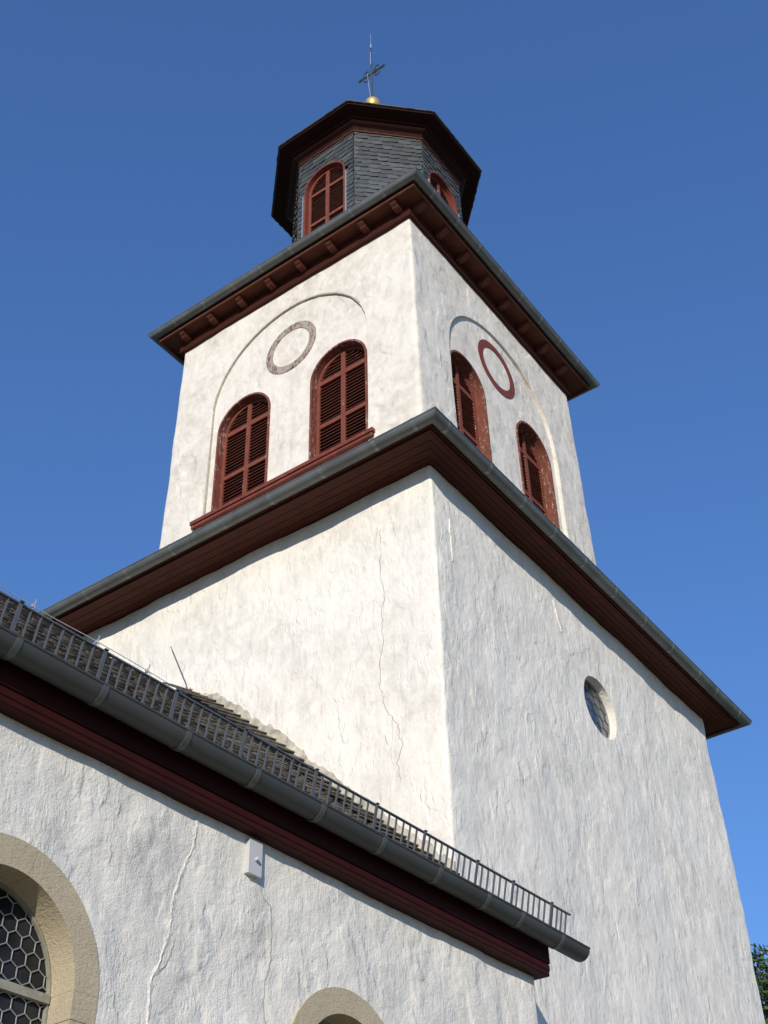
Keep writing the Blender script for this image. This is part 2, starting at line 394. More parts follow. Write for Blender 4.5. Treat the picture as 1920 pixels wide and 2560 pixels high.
def louvre_window(parent, frame, cx, r, zb, zs, face, depth, rails, name='louvre_window', casing=None, proud=.025, post=None, tilt=44):
    """casing mesh as the part, two shutter leaves as sub-parts; face = local y of wall surface"""
    cas = MB()
    o_ = arch(cx, r+.014, zb, zs); i_ = arch(cx, r-.026, zb+.0, zs)
    cas.ring(o_[1:]+[o_[0]], i_[1:]+[i_[0]], face-proud, face+.012, closed=False)
    o2 = arch(cx, r-.004, zb+.004, zs); i2 = arch(cx, r-.024, zb+.05, zs)
    cas.ring(o2, i2, face+.013, face+depth+.09)
    part = cas.build(name, casing or M['casing'], parent, mtx=(post or TI) @ frame)
    MB().prism(arch(cx, r-.006, zb+.006, zs), face+depth+.10, face+depth+.13).build('dark_sheet', M['dark'], part)  # dark sheet added to paint the unlit interior behind the slats
    R = r-.030; y0 = face+depth; y1 = y0+.045
    for sgn in (-1, 1):
        lf = MB(); N = 14
        oo = [(cx+sgn*R, zb+.052)]+[(cx+sgn*R*cos(pi/2*i/N), zs+R*sin(pi/2*i/N)) for i in range(N+1)]
        q = R-.062
        ii = [(cx+sgn*q, zb+.052)]+[(cx+sgn*q*cos(pi/2*i/N), zs+q*sin(pi/2*i/N)) for i in range(N+1)]
        lf.ring(oo, ii, y0, y1, closed=False)
        xa, xb = sorted((cx+sgn*.003, cx+sgn*.044)); lf.box(xa, xb, y0-.003, y1-.003, zb+.052, zs+q+.02)
        def half(z): return q if z < zs else sqrt(max(q*q-(z-zs)**2, 0))
        for i, (za, zc) in enumerate(rails):
            xa, xb = sorted((cx+sgn*.045, cx+sgn*(min(half(za), half(zc))+.01))); lf.box(xa, xb, y0+.002, y1-.001, za, zc)
        z = zb+.09
        while z < zs+q-.06:
            if not any(a-.03 < z < b+.028 for a, b in rails):
                hw = half(z+.03)
                if hw > .12:
                    xm = cx+sgn*(.04+hw)/2
                    j = random.uniform(-.05, .05)
                    mt = Matrix.Translation((xm, (y0+y1)/2+.004, z)) @ Matrix.Rotation(radians(tilt)+j, 4, 'X') @ Matrix.Rotation(random.uniform(-.012, .012), 4, 'Y')
                    lf.tbox(mt, hw-.04+.012, .050, .010)
            z += .074
        l = lf.build('shutter', M['shutter'], part)
    return part
rl = [(ZB+.052, ZB+.13), (16.58, 16.67), (17.62, 17.72)]
for cx, r in WA: louvre_window(tower, FR_L, cx, r, ZB, ZS, UX0+.013, .12, rl, casing=M['casing_worn'])
for cx, r in WB: louvre_window(tower, FR_R, cx, r, ZB, ZS, UY0+.033, .17, rl, casing=M['casing_worn'])
# sill boards
sb = MB(); sb.box(-5.72, -1.80, UX0-.15, UX0-.045, 15.60, 15.675); sb.box(-5.70, -1.82, UX0-.13, UX0-.046, 15.53, 15.584); sb.box(-5.50, -1.96, UX0-.0449, UX0+.012, 15.60, 15.665)
sb.box(-5.30, -4.16, UX0-.051, UX0+.16, 15.61, 15.725); sb.box(-3.17, -2.02, UX0-.051, UX0+.16, 15.61, 15.725)
sb.build('window_sill', M['casing'], tower, mtx=TI @ FR_L)
sb = MB(); sb.box(2.30, 5.95, UY0-.16, UY0-.052, 15.585, 15.68)
sb.build('window_sill', M['casing'], tower, mtx=TI @ FR_R)
# wooden rings (old clock faces)
def wring(frame, cx, cz, rx, rz, w_, y, m_, seed):
    mb = MB(); n = 64; random.seed(seed)
    f = lambda s, i: (cx+(rx-s)*cos(2*pi*i/n), cz+(rz-s)*sin(2*pi*i/n))
    mb.ring([f(0, i) for i in range(n)], [f(w_, i) for i in range(n)], y-.022, y+.03)
    return mb.build('clock_ring', m_, tower, mtx=TI @ frame, smooth=True)
r1 = wring(FR_L, -3.70, 18.90, .585, .60, .155, UX0+.022, M['ring_worn'], 1); r1['label'] = 'weathered bare wooden ring with peeling paint'
r2 = wring(FR_R, 4.12, 18.92, .635, .60, .165, UY0+.045, M['ring_clean'], 2); r2['label'] = 'smooth dark red painted ring'
# arch moulding line of the niche
def arc_band(frame, cx, r, zb, zs, rz, y, wd, m_, name, th=.012):
    o = arch(cx, r+wd/2, zb, zs, rz=(rz or r)+wd/2)[2:]; i = arch(cx, r-wd/2, zb, zs, rz=(rz or r)-wd/2)[2:]
    rng = random.Random(5)
    def j(p): k = rng.uniform(-.006, .006); return (p[0]+k, p[1]+k)
    o = [(cx+r+wd/2, zb)]+o+[(cx-r-wd/2, zb)]; i = [(cx+r-wd/2, zb)]+i+[(cx-r+wd/2, zb)]
    mb = MB(); mb.ring([j(p) for p in o], [j(p) for p in i], y-th, y+.04, closed=False)
    return mb.build(name, m_, tower, mtx=TI @ frame)
arc_band(FR_L, -3.73, 1.80, 15.7, 18.20, None, UX0-.020, .03, M['groove'], 'arch_moulding', .008)
# --- lower eave : flat board soffit, fascia, gutter
def soffit_ring(x0, x1, y0, y1, offs_x, offs_y, z, th, parent, m_, name):
    """boards round the tower: consecutive boards with dark gaps, mitred"""
    mb = MB()
    for (ax, bx), (ay, by) in zip(offs_x, offs_y):
        o = [(x0-bx, y0-by), (x1+bx, y0-by), (x1+bx, y1+by), (x0-bx, y1+by)]
        i = [(x0-ax, y0-ay), (x1+ax, y0-ay), (x1+ax, y1+ay), (x0-ax, y1+ay)]
        vs = [(*p, z) for p in o]+[(*p, z) for p in i]+[(*p, z+th) for p in o]+[(*p, z+th) for p in i]
        fs = []
        for k in range(4):
            j = (k+1) % 4
            fs += [(k, j, 4+j, 4+k), (8+j, 8+k, 12+k, 12+j), (j, k, 8+k, 8+j), (4+k, 4+j, 12+j, 12+k)]
        mb.add(vs, fs)
    return T(mb.build(name, m_, parent))
bx = [(.010+i*.128, .010+i*.128+.119) for i in range(4)]; by = [(.008+i*.088, .008+i*.088+.080) for i in range(4)]
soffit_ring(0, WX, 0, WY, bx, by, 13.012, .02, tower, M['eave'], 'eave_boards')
mb = MB(); mb.box(-.60, WX+.60, -.43, WY+.43, 13.036, 13.05)
def rim(mb, x0, x1, y0, y1, z0, z1, t):
    o = [(x0, y0), (x1, y0), (x1, y1), (x0, y1)]; i = [(x0+t, y0+t), (x1-t, y0+t), (x1-t, y1-t), (x0+t, y1-t)]
    vs = [(*p, z0) for p in o]+[(*p, z0) for p in i]+[(*p, z1) for p in o]+[(*p, z1) for p in i]; fs = []
    for k in range(4):
        j = (k+1) % 4
        fs += [(k, j, 4+j, 4+k), (8+j, 8+k, 12+k, 12+j), (j, k, 8+k, 8+j), (4+k, 4+j, 12+j, 12+k)]
    mb.add(vs, fs)
rim(mb, -.555, WX+.555, -.395, WY+.395, 12.995, 13.034, .028)
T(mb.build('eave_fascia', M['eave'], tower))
def loop(x0, x1, y0, y1): return [(x0, y0), (x1, y0), (x1, y1), (x0, y1)], [(-1, -1), (1, -1), (1, 1), (-1, 1)]
GR = .097
def tower_gutter(x0, x1, y0, y1, z, jl, jr, nm='gutter'):
    """x0.. = centre line of gutter"""
    b, n_ = loop(x0, x1, y0, y1)
    gt = sweep_loop(gutter_profile(GR), b, n_, z).build(nm, M['zinc'], tower, smooth=True); T(gt)
    j0 = None
    for y in jl:
        mt = Matrix.Translation((x0, y, z)) @ FR_L
        if j0 is None: j0 = joint_mesh(GR+.0045, .055, M['zinc_joint'], 'gutter_joint').build('gutter_joint', M['zinc_joint'], gt, mtx=mt, smooth=True)
        else: copy_under(j0, gt, mt)
    for x in jr: copy_under(j0, gt, Matrix.Translation((x, y0, z)))
    return gt
tower_gutter(-.756+GR, WX+.756-GR, -.608+GR, WY+.608-GR, 13.12, [-.237, .395, 1.292, 2.184, 3.048, 4.04, 4.95, 5.805, 6.70, 7.5],
             [-.399, .615, 1.493, 2.337, 3.224, 4.17, 5.133, 6.086, 7.099, 7.77, 8.686])
def slate_row(mb, P, ex, ez, nrm, length, wtile, h, rng, rows_jit=.01, th=.012, lift=.022, curve=True, warp=None):
    """one row of overlapping slates; P start of bottom edge, ex along, ez up the slope"""
    x = -rng.uniform(0, wtile)
    while x < length:
        ww = wtile*rng.uniform(.8, 1.25); a = max(x, 0); b = min(x+ww, length)
        if b-a > .03:
            j = rng.uniform(-rows_jit, rows_jit); l1 = lift*rng.uniform(.7, 1.3); l0 = l1*.55
            wd = b-a
            if curve: pr = [(a, .55*h*.5+j), (a+.10*wd, .10*h+j), (a+.3*wd, j), (a+.65*wd, .02*h+j), (b, .14*h+j)]
            else: pr = [(a, .04*h+j), (a+.12*wd, j), (b-.1*wd, j), (b, .05*h+j)]
            pts = pr+[(b, h*1.55), (a, h*1.55)]
            base = []
            for (u, v_) in pts:
                t = v_/(h*1.55); s_ = (u-a)/max(wd, .01)
                base.append(P+ex*u+ez*v_+nrm*((l0+(l1-l0)*s_)*(1-t)+.003+(warp(u) if warp else 0)))
            n = len(base); vs = [q+nrm*th for q in base]+base
            mb.add(vs, [tuple(range(n)), tuple(range(2*n-1, n-1, -1))]+[(i, (i+1) % n, (i+1) % n+n, i+n) for i in range(n)])
        x += ww
# skirt roof between the two stages
def skirt(x0, x1, y0, y1, z0, X0, X1, Y0, Y1, z1):
    mb = MB(); o = [(x0, y0), (x1, y0), (x1, y1), (x0, y1)]; i = [(X0, Y0), (X1, Y0), (X1, Y1), (X0, Y1)]
    vs = [(*p, z0) for p in o]+[(*p, z1) for p in i]
    mb.add(vs, [(k, (k+1) % 4, 4+(k+1) % 4, 4+k) for k in range(4)]+[(0, 3, 2, 1), (4, 5, 6, 7)]); return mb
sk = skirt(-.66, WX+.66, -.51, WY+.51, 13.14, 1.2, 7.2, .85, 6.65, 14.55)
T(sk.build('skirt_roof', M['slate'], tower))
# --- upper eave
FX0, FX1, FY0, FY1 = UX0-.07, UX1+.07, UY0-.07, UY1+.07
mb = MB(); mb.box(FX0, FX1, FY0, FY1, 20.545, 20.70); T(mb.build('wall_plate', M['eave_wall'], tower))
SO = .375
mb = MB(); mb.box(UX0-SO, UX1+SO, UY0-SO, UY1+SO, 20.845, 20.87); rim(mb, UX0-SO+.0, UX1+SO-.0, UY0-SO+.0, UY1+SO-.0, 20.80, 20.843, .03)
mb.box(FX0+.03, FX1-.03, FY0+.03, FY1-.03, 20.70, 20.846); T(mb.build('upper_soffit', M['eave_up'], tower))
def rafter_mb():
    # profile in (out, z): sprocketed beam end with a curved nose; local y inward
    pr = [(0, 20.700), (.04, 20.700), (.12, 20.703), (.16, 20.712), (.19, 20.742), (.21, 20.745), (.24, 20.762), (.262, 20.795), (.27, 20.843), (0, 20.843)]
    mb = MB(); n = len(pr); hw = .062
    vs = [(-hw, -o, z) for o, z in pr]+[(hw, -o, z) for o, z in pr]
    mb.add(vs, [tuple(range(n)), tuple(range(2*n-1, n-1, -1))]+[(i, i+n, (i+1) % n+n, (i+1) % n) for i in range(n)]); return mb
r0 = None
for y in [1.12, 1.86, 2.62, 3.36, 4.10, 4.84, 5.58, 6.32]:
    mt = TI @ Matrix.Translation((FX0, y, 0)) @ FR_L
    if r0 is None: r0 = rafter_mb().build('rafter_end', M['eave_up'], tower, mtx=mt)
    else: copy_under(r0, tower, mt)
for x in [1.42, 2.14, 2.86, 3.60, 4.32, 5.06, 5.80, 6.54]:
    copy_under(r0, tower, TI @ Matrix.Translation((x, FY0, 0)))
tower_gutter(UX0-.55+GR, UX1+.55-GR, UY0-.55+GR, UY1+.55-GR, 20.98, [1.20, 1.93, 2.64, 3.36, 4.10, 4.81, 5.57, 6.34],
             [1.42, 2.22, 2.96, 3.70, 4.48, 5.23, 5.97, 6.69])
sk = skirt(UX0-.47, UX1+.47, UY0-.47, UY1+.47, 20.985, 2.6, 5.8, 2.14, 5.34, 22.45)
T(sk.build('belfry_roof', M['slate'], tower))
# --- lantern
CX, CY = 4.2, 3.738
LC = Matrix.Translation((CX, CY, 0))
def octa(ap, z): R = ap/cos(pi/8); return [(CX+R*cos(pi/8+k*pi/4), CY+R*sin(pi/8+k*pi/4), z) for k in range(8)]
AP = 1.822
def octa_loft(mb, prof):
    vs = []
    for ap, z in prof: vs += octa(ap, z)
    fs = [(i*8+k, i*8+(k+1) % 8, (i+1)*8+(k+1) % 8, (i+1)*8+k) for i in range(len(prof)-1) for k in range(8)]
    fs += [tuple(range(7, -1, -1)), tuple((len(prof)-1)*8+k for k in range(8))]; mb.add(vs, fs)
drum = MB(); octa_loft(drum, [(AP-.03, 21.3), (AP-.03, 26.45)])
drum = drum.build('lantern_drum', M['slate'], tower)
LW = [(FR_L, -3.765), (FR_R, 4.19)]
LWr, LZB, LZS = .545, 23.25, 25.12
cuts = [MB().prism(arch(-3.765, LWr, LZB, LZS), CX-AP-.3, CX-AP+.9).build('cut', M['dark'], mtx=FR_L),
        MB().prism(arch(4.19, LWr, LZB, LZS), CY-AP-.3, CY-AP+.9).build('cut', M['dark'], mtx=FR_R)]
T(drum); carve(drum, cuts)
rng = random.Random(21)
sl_ = MB()
holes = {4: (4.19, 0), 5: (0, 0)}
def in_window(face, u, z):
    r = LWr+.015
    if face not in ('L', 'R'): return False
    c = -3.765 if face == 'L' else 4.19
    dx = u-c
    if abs(dx) > r: return False
    return (LZB < z < LZS) or (z >= LZS and dx*dx+(z-LZS)**2 < r*r) or (z < LZB and z > LZB-.01)
for k in range(8):
    A = pi/8+k*pi/4; B = A+pi/4; R = AP/cos(pi/8)
    a = Vector((CX+R*cos(A), CY+R*sin(A), 0)); b = Vector((CX+R*cos(B), CY+R*sin(B), 0)); ex = (b-a).normalized(); L = (b-a).length
    nm = Vector((cos(A+pi/8), sin(A+pi/8), 0)); ez = Vector((0, 0, 1))
    face = 'L' if nm.x < -.99 else ('R' if nm.y < -.99 else '')
    z = 22.0; h = .150
    while z < 26.40:
        tmp = MB(); slate_row(tmp, a+Vector((0, 0, z)), ex, ez, nm, L, .235, h, rng, .013, .010, .028)
        if face:
            # keep only the tiles (7 pts x 2) clear of the window; shorten the others at the edge
            i = 0; n = 14; keep = MB()
            for q in range(len(tmp.v)//n):
                vs = [Vector(v) for v in tmp.v[q*n:(q+1)*n]]
                us = [(-v.y if face == 'L' else v.x) for v in vs]; zs_ = [v.z for v in vs]
                c = -3.765 if face == 'L' else 4.19
                inside = [in_window(face, u, zz) for u, zz in zip(us, zs_)]
                umid = (min(us)+max(us))/2
                if all(inside): continue
                if in_window(face, umid, (min(zs_)+max(zs_))/2) and sum(inside) > 9: continue
                nv = []
                for v, u in zip(vs, us):
                    if in_window(face, u, v.z):
                        r = LWr+.018
                        if v.z < LZS: du = math.copysign(r, umid-c); u2 = c+du; z2 = v.z
                        else:
                            d = Vector((u-c, v.z-LZS)); d = d.normalized()*r if d.length > 1e-4 else Vector((0, r)); u2 = c+d.x; z2 = LZS+d.y
                        v = Vector((v.x, -u2, z2)) if face == 'L' else Vector((u2, v.y, z2))
                    nv.append(v)
                keep.add(nv, [tuple(range(7)), tuple(range(13, 6, -1))]+[(i_, (i_+1) % 7, (i_+1) % 7+7, i_+7) for i_ in range(7)])
            sl_.add(keep.v, keep.f)
        else: sl_.add(tmp.v, tmp.f)
        z += h
T(sl_.build('slate_cladding', M['slate'], tower))
lrl = [(LZB+.052, LZB+.13), (23.95, 24.03), (24.98, 25.06)]
for (fr, c), yf in zip(LW, (CX-AP, CY-AP)):
    pw = louvre_window(tower, fr, c, LWr, LZB, LZS, yf-.035, .10, lrl, name='lantern_window', casing=M['casing'], proud=.012, tilt=58)
    for sg in (-1, 1):
        xa, xb = sorted((c+sg*(LWr+.030), c+sg*(LWr+.052))); fl = MB(); fl.box(xa, xb, yf-.060, yf-.01, LZB, LZS-.12)
        fl.build('zinc_flashing', M['cable'], pw)
# moulded eave of the lantern
mb = MB()
octa_loft(mb, [(AP+.0, 26.30), (AP+.045, 26.30), (AP+.045, 26.365), (AP+.03, 26.37), (AP+.07, 26.43), (AP+.15, 26.47), (AP+.185, 26.50), (AP+.185, 26.56), (AP+.205, 26.565), (AP+.205, 26.605), (AP+.50, 26.612), (AP+.50, 26.66)])
T(mb.build('lantern_cornice', M['eave_dark'], tower))
mb = MB(); octa_loft(mb, [(AP+.03, 26.285), (AP+.056, 26.285), (AP+.056, 26.312), (AP+.03, 26.312)]); octa_loft(mb, [(AP+.17, 26.585), (AP+.215, 26.585), (AP+.215, 26.603), (AP+.17, 26.603)])
T(mb.build('cornice_beading', M['eave_up'], tower))
mb = MB(); RF = [(AP+.540, 26.665), (AP+.545, 26.69), (2.00, 27.10), (1.45, 28.0), (.75, 29.1), (.14, 29.98), (.08, 30.12)]
octa_loft(mb, RF)
rng = random.Random(4)
for k in range(8):     # ragged slate edge
    A = pi/8+k*pi/4; B = A+pi/4
    for q in range(1):
        ap, z = RF[1]; R = (ap-.02)/cos(pi/8); a = Vector((CX+R*cos(A), CY+R*sin(A), z)); b = Vector((CX+R*cos(B), CY+R*sin(B), z))
        ap2, z2 = RF[2]; R2 = ap2/cos(pi/8); a2 = Vector((CX+R2*cos(A), CY+R2*sin(A), z2)); b2 = Vector((CX+R2*cos(B), CY+R2*sin(B), z2))
        ex = (b-a).normalized(); ez = (((a2+b2)/2)-((a+b)/2)).normalized(); nm = ex.cross(ez)
        if nm.z < 0: nm = -nm
        slate_row(mb, a-ez*.03-nm*.012, ex, ez, nm, (b-a).length, .19, .12, rng, .014, .010, .003)
        slate_row(mb, a-ez*.02-nm*.024, ex, ez, nm, (b-a).length, .19, .10, rng, .010, .010, .002)
T(mb.build('lantern_roof', M['slate'], tower))
# finial : ball and wrought cross
mb = MB()
n_ = 16; prof = [(0.001, 30.16), (.05, 30.17), (.12, 30.21), (.175, 30.29), (.20, 30.40), (.175, 30.51), (.12, 30.59), (.06, 30.63), (.04, 30.68), (.001, 30.70)]
vs = []; 
for r, z in prof: vs += [(CX+r*cos(2*pi*i/24), CY+r*sin(2*pi*i/24), z) for i in range(24)]
mb.add(vs, [(a*24+i, a*24+(i+1) % 24, (a+1)*24+(i+1) % 24, (a+1)*24+i) for a in range(len(prof)-1) for i in range(24)])
T(mb.build('golden_ball', M['gold'], tower, smooth=True, angle=60))
cr = MB()
cr.tube([(CX, CY, 30.55), (CX, CY, 32.4)], .024, 8); cr.tube([(CX, CY, 32.4), (CX, CY, 33.10)], .018, 8, .012)
ZC = 31.86
def V(y, z): return (CX, CY+y, ZC+z)
cr.tube([V(-.40, 0), V(.40, 0)], .026, 8)
for s in (-1, 1):
    cr.tube([V(s*.40, -.055), V(s*.43, 0), V(s*.40, .055)], .014, 6); cr.tube([V(s*.40, -.055), V(s*.36, -.05)], .010, 6); cr.tube([V(s*.40, .055), V(s*.36, .05)], .010, 6)
    cr.tube([V(s*.28, .03), V(s*.32, .07), V(s*.36, .055)], .010, 6); cr.tube([V(s*.28, -.03), V(s*.32, -.07), V(s*.36, -.055)], .010, 6)
    for v in (-1, 1):
        pts = []
        for i in range(9):   # C scrolls in the four corners
            t = i/8*pi*1.25; pts.append(V(s*(.17-.10*cos(t)*.9), v*(.15+.0-.0*t+.11*sin(t)-.04)))
        cr.tube(pts, .017, 6)
        cr.tube([V(s*.05, v*.02), V(s*.10, v*.10), V(s*.20, v*.03)], .015, 6)
cr.tube([V(0, .45), V(0, .62)], .030, 8, .020)
T(cr.build('iron_cross', M['iron'], tower, smooth=True, angle=50))
rod = MB(); rod.tube([(CX, CY, 33.10), (CX, CY, 33.30)], .030, 8, .016); rod.tube([(CX, CY, 33.30), (CX, CY, 33.85)], .008, 6, .004)
rod.tube([(CX-.03, CY+.02, 30.62), (CX-.06, CY+.06, 31.3), (CX-.05, CY+.10, 31.85), (CX-.03, CY+.04, 31.9)], .009, 6)
rod.tube([(CX-.03, CY, 32.25), (CX-.03, CY, 32.85)], .012, 6)
T(rod.build('lightning_rod', M['cable'], tower, smooth=True))

# --- oculus
oc = MB(); oc.ring(circ(4.24, 11.28, .488), circ(4.24, 11.28, .462), .115, .15)
og = oc.build('round_window', M['lead'], tower, mtx=TI)
MB().prism(circ(4.24, 11.28, .485), .13, .148).build('glass', M['glass2'], og)
def hexnet(cx, cz, keep, s, y, r, z0, z1, x0, x1):
    """pointy-top hexagons of flat width s as came tubes"""
    mb = MB(); R = s/sqrt(3); done = set()
    nr = int((z1-z0)/(1.5*R))+2; nc = int((x1-x0)/s)+2
    for i in range(nr):
        for j in range(nc):
            px = x0+j*s+(s/2 if i % 2 else 0); pz = z0+i*1.5*R
            c = [(px+R*sin(pi/3*k), pz+R*cos(pi/3*k)) for k in range(6)]
            for k in range(6):
                a, b = c[k], c[(k+1) % 6]; key = (round((a[0]+b[0])/2, 3), round((a[1]+b[1])/2, 3))
                if key in done: continue
                done.add(key)
                if keep(*a) and keep(*b): mb.tube([(a[0], y, a[1]), (b[0], y, b[1])], r, 6)
                elif keep(*a) or keep(*b):
                    p, q = (a, b) if keep(*a) else (b, a); t0, t1 = 0., 1.
                    for _ in range(12):
                        t = (t0+t1)/2
                        if keep(p[0]+(q[0]-p[0])*t, p[1]+(q[1]-p[1])*t): t0 = t
                        else: t1 = t
                    e = (p[0]+(q[0]-p[0])*t0, p[1]+(q[1]-p[1])*t0); mb.tube([(p[0], y, p[1]), (e[0], y, e[1])], r, 6)
    return mb
hexnet(4.24, 11.28, lambda x, z: (x-4.24)**2+(z-11.28)**2 < .47**2, 0.185, .124, .0045, 10.7, 11.9, 3.6, 4.9).build('lead_net', M['iron'], og)

# --- cracks and worn edges on the walls (thin strips: raised coat, and dark ones painting the shade in cracks)
def crack(pts, frame, y, wd, name, m_, seed, jit=.02, th=.004):
    rg = random.Random(seed); P = []
    for (a, b), (c, d) in zip(pts[:-1], pts[1:]):
        n = max(2, int(hypot(c-a, d-b)/.05))
        P += [(a+(c-a)*i/n+rg.uniform(-jit, jit), b+(d-b)*i/n+rg.uniform(-.01, .01)) for i in range(n)]
    P.append(pts[-1]); mb = MB(); vs = []
    for i, (a, b) in enumerate(P):
        ww = wd*rg.uniform(.5, 1.4)*(1 if 0 < i < len(P)-1 else .2)
        o = -wob_face(frame, a, b)
        vs += [(a-ww/2, y+o-th, b), (a+ww/2, y+o-th, b), (a-ww/2, y+o+.01, b), (a+ww/2, y+o+.01, b)]
    fs = []
    for i in range(len(P)-1):
        q = i*4; fs += [(q, q+1, q+5, q+4), (q+2, q+6, q+7, q+3), (q, q+4, q+6, q+2), (q+1, q+3, q+7, q+5)]
    return mb.add(vs, fs).build(name, m_, tower, mtx=TI @ frame)
def wob_face(frame, a, z):
    if frame is FR_L: return wob((0, -a, z), .026, 3)+.0036*(13.01-z)
    return wob((a, 0, z), .026, 3)+.0036*(13.01-z)
crack([(-y, z) for y, z in [(.84, 12.3), (.849, 11.72), (.847, 11.5), (.789, 11.18), (.838, 10.98), (.838, 10.42), (.9, 10.18), (.893, 9.9), (.806, 9.55), (.641, 9.24), (.597, 8.98), (.657, 8.76), (.63, 8.5)]], FR_L, 0, .0048, 'wall_crack', M['crack'], 2)
crack([(.36, 12.29), (.37, 11.95), (.385, 11.61)], FR_R, 0, .018, 'wall_crack', M['plaster_low'], 3, .010, .013)
crack([(.372, 12.22), (.388, 11.95), (.402, 11.66)], FR_R, 0, .007, 'wall_crack', M['crack'], 13, .010, .004)
crack([(3.12, 12.57), (3.17, 12.3), (3.22, 12.05)], FR_R, 0, .015, 'wall_crack', M['plaster_low'], 4, .010, .012)
crack([(3.14, 12.5), (3.19, 12.3), (3.235, 12.08)], FR_R, 0, .008, 'wall_crack', M['crack'], 14, .010, .004)

# ================================================================== NAVE
NR = -.0388
nave = tag(empty('church_nave', (.01, -.84, 0), NR), 'low church nave of rough white plaster with sandstone window arches and long gutter', 'church')
# local frame: x along wall (0 = corner at the tower), y inward, z up ; front wall at y=0
NL, ND = -15.0, 10.08
nw = wall_solid([(NL, 0), (0, 0), (0, ND), (NL, ND)], [1, 0, 0, 0], zlist([(-.2, 3.4, .9), (3.4, 6.02, .07)]), .030, .05, seed=31)
nw = nw.build('nave_wall', M['plaster_nave'], nave)
NWIN = [(-6.05, .78, .59, 4.42), (-2.81, .70, .51, 4.41)]
cuts = [MB().prism(arch(cx, ro, 2.3, zs), -.4, .55).build('cut', M['plaster_nave'], mtx=nave.matrix_basis) for cx, ro, ri, zs in NWIN]
bpy.context.view_layer.update(); carve(nw, cuts)
for wi, (cx, ro, ri, zs) in enumerate(NWIN):
    sur = MB(); N = 60; rg = random.Random(wi)
    # surround in voussoir blocks with hairline joints
    blocks = [(0, 1.18), (1.185, 2.10), (2.105, pi)] if wi else [(0, 1.35), (1.355, 2.2), (2.205, pi)]
    for a0, a1 in blocks:
        k = max(6, int((a1-a0)*14)); o = [(cx+(ro+.004+rg.uniform(-.003, .004))*cos(a0+(a1-a0)*i/k), zs+(ro+.004)*sin(a0+(a1-a0)*i/k)) for i in range(k+1)]
        i_ = [(cx+ri*cos(a0+(a1-a0)*i/k), zs+ri*sin(a0+(a1-a0)*i/k)) for i in range(k+1)]
        sur.ring(o, i_, -.014, .205, closed=False)
    for s in (-1, 1):
        for z0, z1 in ((4.245, 4.99), (3.40, 4.24), (2.3, 3.395)):
            xa, xb = sorted((cx+s*ri, cx+s*(ro+.004))); zt = zs-.0015 if z1 > 4.9 else z1
            sur.box(xa, xb, -.014, .205, z0, zt)
    win = sur.build('arched_window', M['stone'], nave)
    fr = MB(); a_ = arch(cx, ri-.002, 2.3, zs, 36); b_ = arch(cx, ri-.016, 2.34, zs, 36); fr.ring(a_, b_, .206, .25)
    fr.box(cx-ri+.012, cx+ri-.012, .190, .245, 4.375, 4.43); fr.box(cx-ri+.03, cx+ri-.03, .190, .245, 3.1, 3.15)
    fr.build('window_frame', M['frame'], win)
    MB().prism(arch(cx, ri-.012, 2.34, zs, 36), .236, .243).build('glass', M['glass'], win)
    def kp(x, z, cx=cx, ri=ri, zs=zs):
        q = ri-.017
        return abs(x-cx) < q and z > 3.16 and (z < zs or (x-cx)**2+(z-zs)**2 < q*q)
    hexnet(cx, zs, kp, .108, .228, .0042, 3.2, 5.1, cx-.7, cx+.7).build('lead_net', M['lead'], win)
def nave_crack(pts, wd, th, name, m_, seed):
    rg = random.Random(seed); P = []
    for (a, b), (c, d) in zip(pts[:-1], pts[1:]):
        n = max(2, int(hypot(c-a, d-b)/.03)); P += [(a+(c-a)*i/n+rg.uniform(-.007, .007), b+(d-b)*i/n) for i in range(n)]
    P.append(pts[-1]); mb = MB(); vs = []
    for i, (a, b) in enumerate(P):
        ww = wd*rg.uniform(.4, 1.5)*(1 if 0 < i < len(P)-1 else .2); y = -wob((a, 0, b), .030, 31)
        vs += [(a-ww/2, y-th*.2, b), (a-ww*.1, y-th, b), (a+ww/2, y-th*.2, b), (a, y+.02, b)]
    mb.add(vs, [(q*4+i, q*4+4+i, q*4+4+(i+1) % 4, q*4+(i+1) % 4) for q in range(len(P)-1) for i in range(4)])
    return mb.build(name, m_, nave)
SEAM1 = [(-4.527, 5.928), (-4.546, 5.707), (-4.615, 5.5), (-4.678, 5.288), (-4.703, 5.011), (-4.769, 4.8), (-4.83, 4.651), (-4.821, 4.2)]
SEAM2 = [(-3.852, 5.64), (-3.792, 5.544), (-3.71, 5.508), (-3.682, 5.317), (-3.68, 5.107), (-3.723, 4.949), (-3.739, 4.774), (-3.718, 4.5)]
SEAM3 = [(-4.642, 4.987), (-4.674, 4.868), (-4.702, 4.792), (-4.76, 4.723)]
SEAM4 = [(-5.311, 5.462), (-5.285, 5.342), (-5.306, 5.292)]
nave_crack(SEAM1, .040, .0075, 'plaster_seam', M['plaster_nave'], 5)
nave_crack(SEAM2, .008, .004, 'wall_crack', M['crack'], 6)
nave_crack(SEAM3, .008, .004, 'wall_crack', M['crack'], 7)
nave_crack(SEAM4, .006, .004, 'wall_crack', M['crack'], 8)
# boxed cornice
mb = MB()
pr = [(.0, 5.990), (-.100, 5.985), (-.112, 6.0), (-.112, 6.046), (-.106, 6.050), (-.106, 6.056), (-.122, 6.060), (-.122, 6.31), (.0, 6.31)]
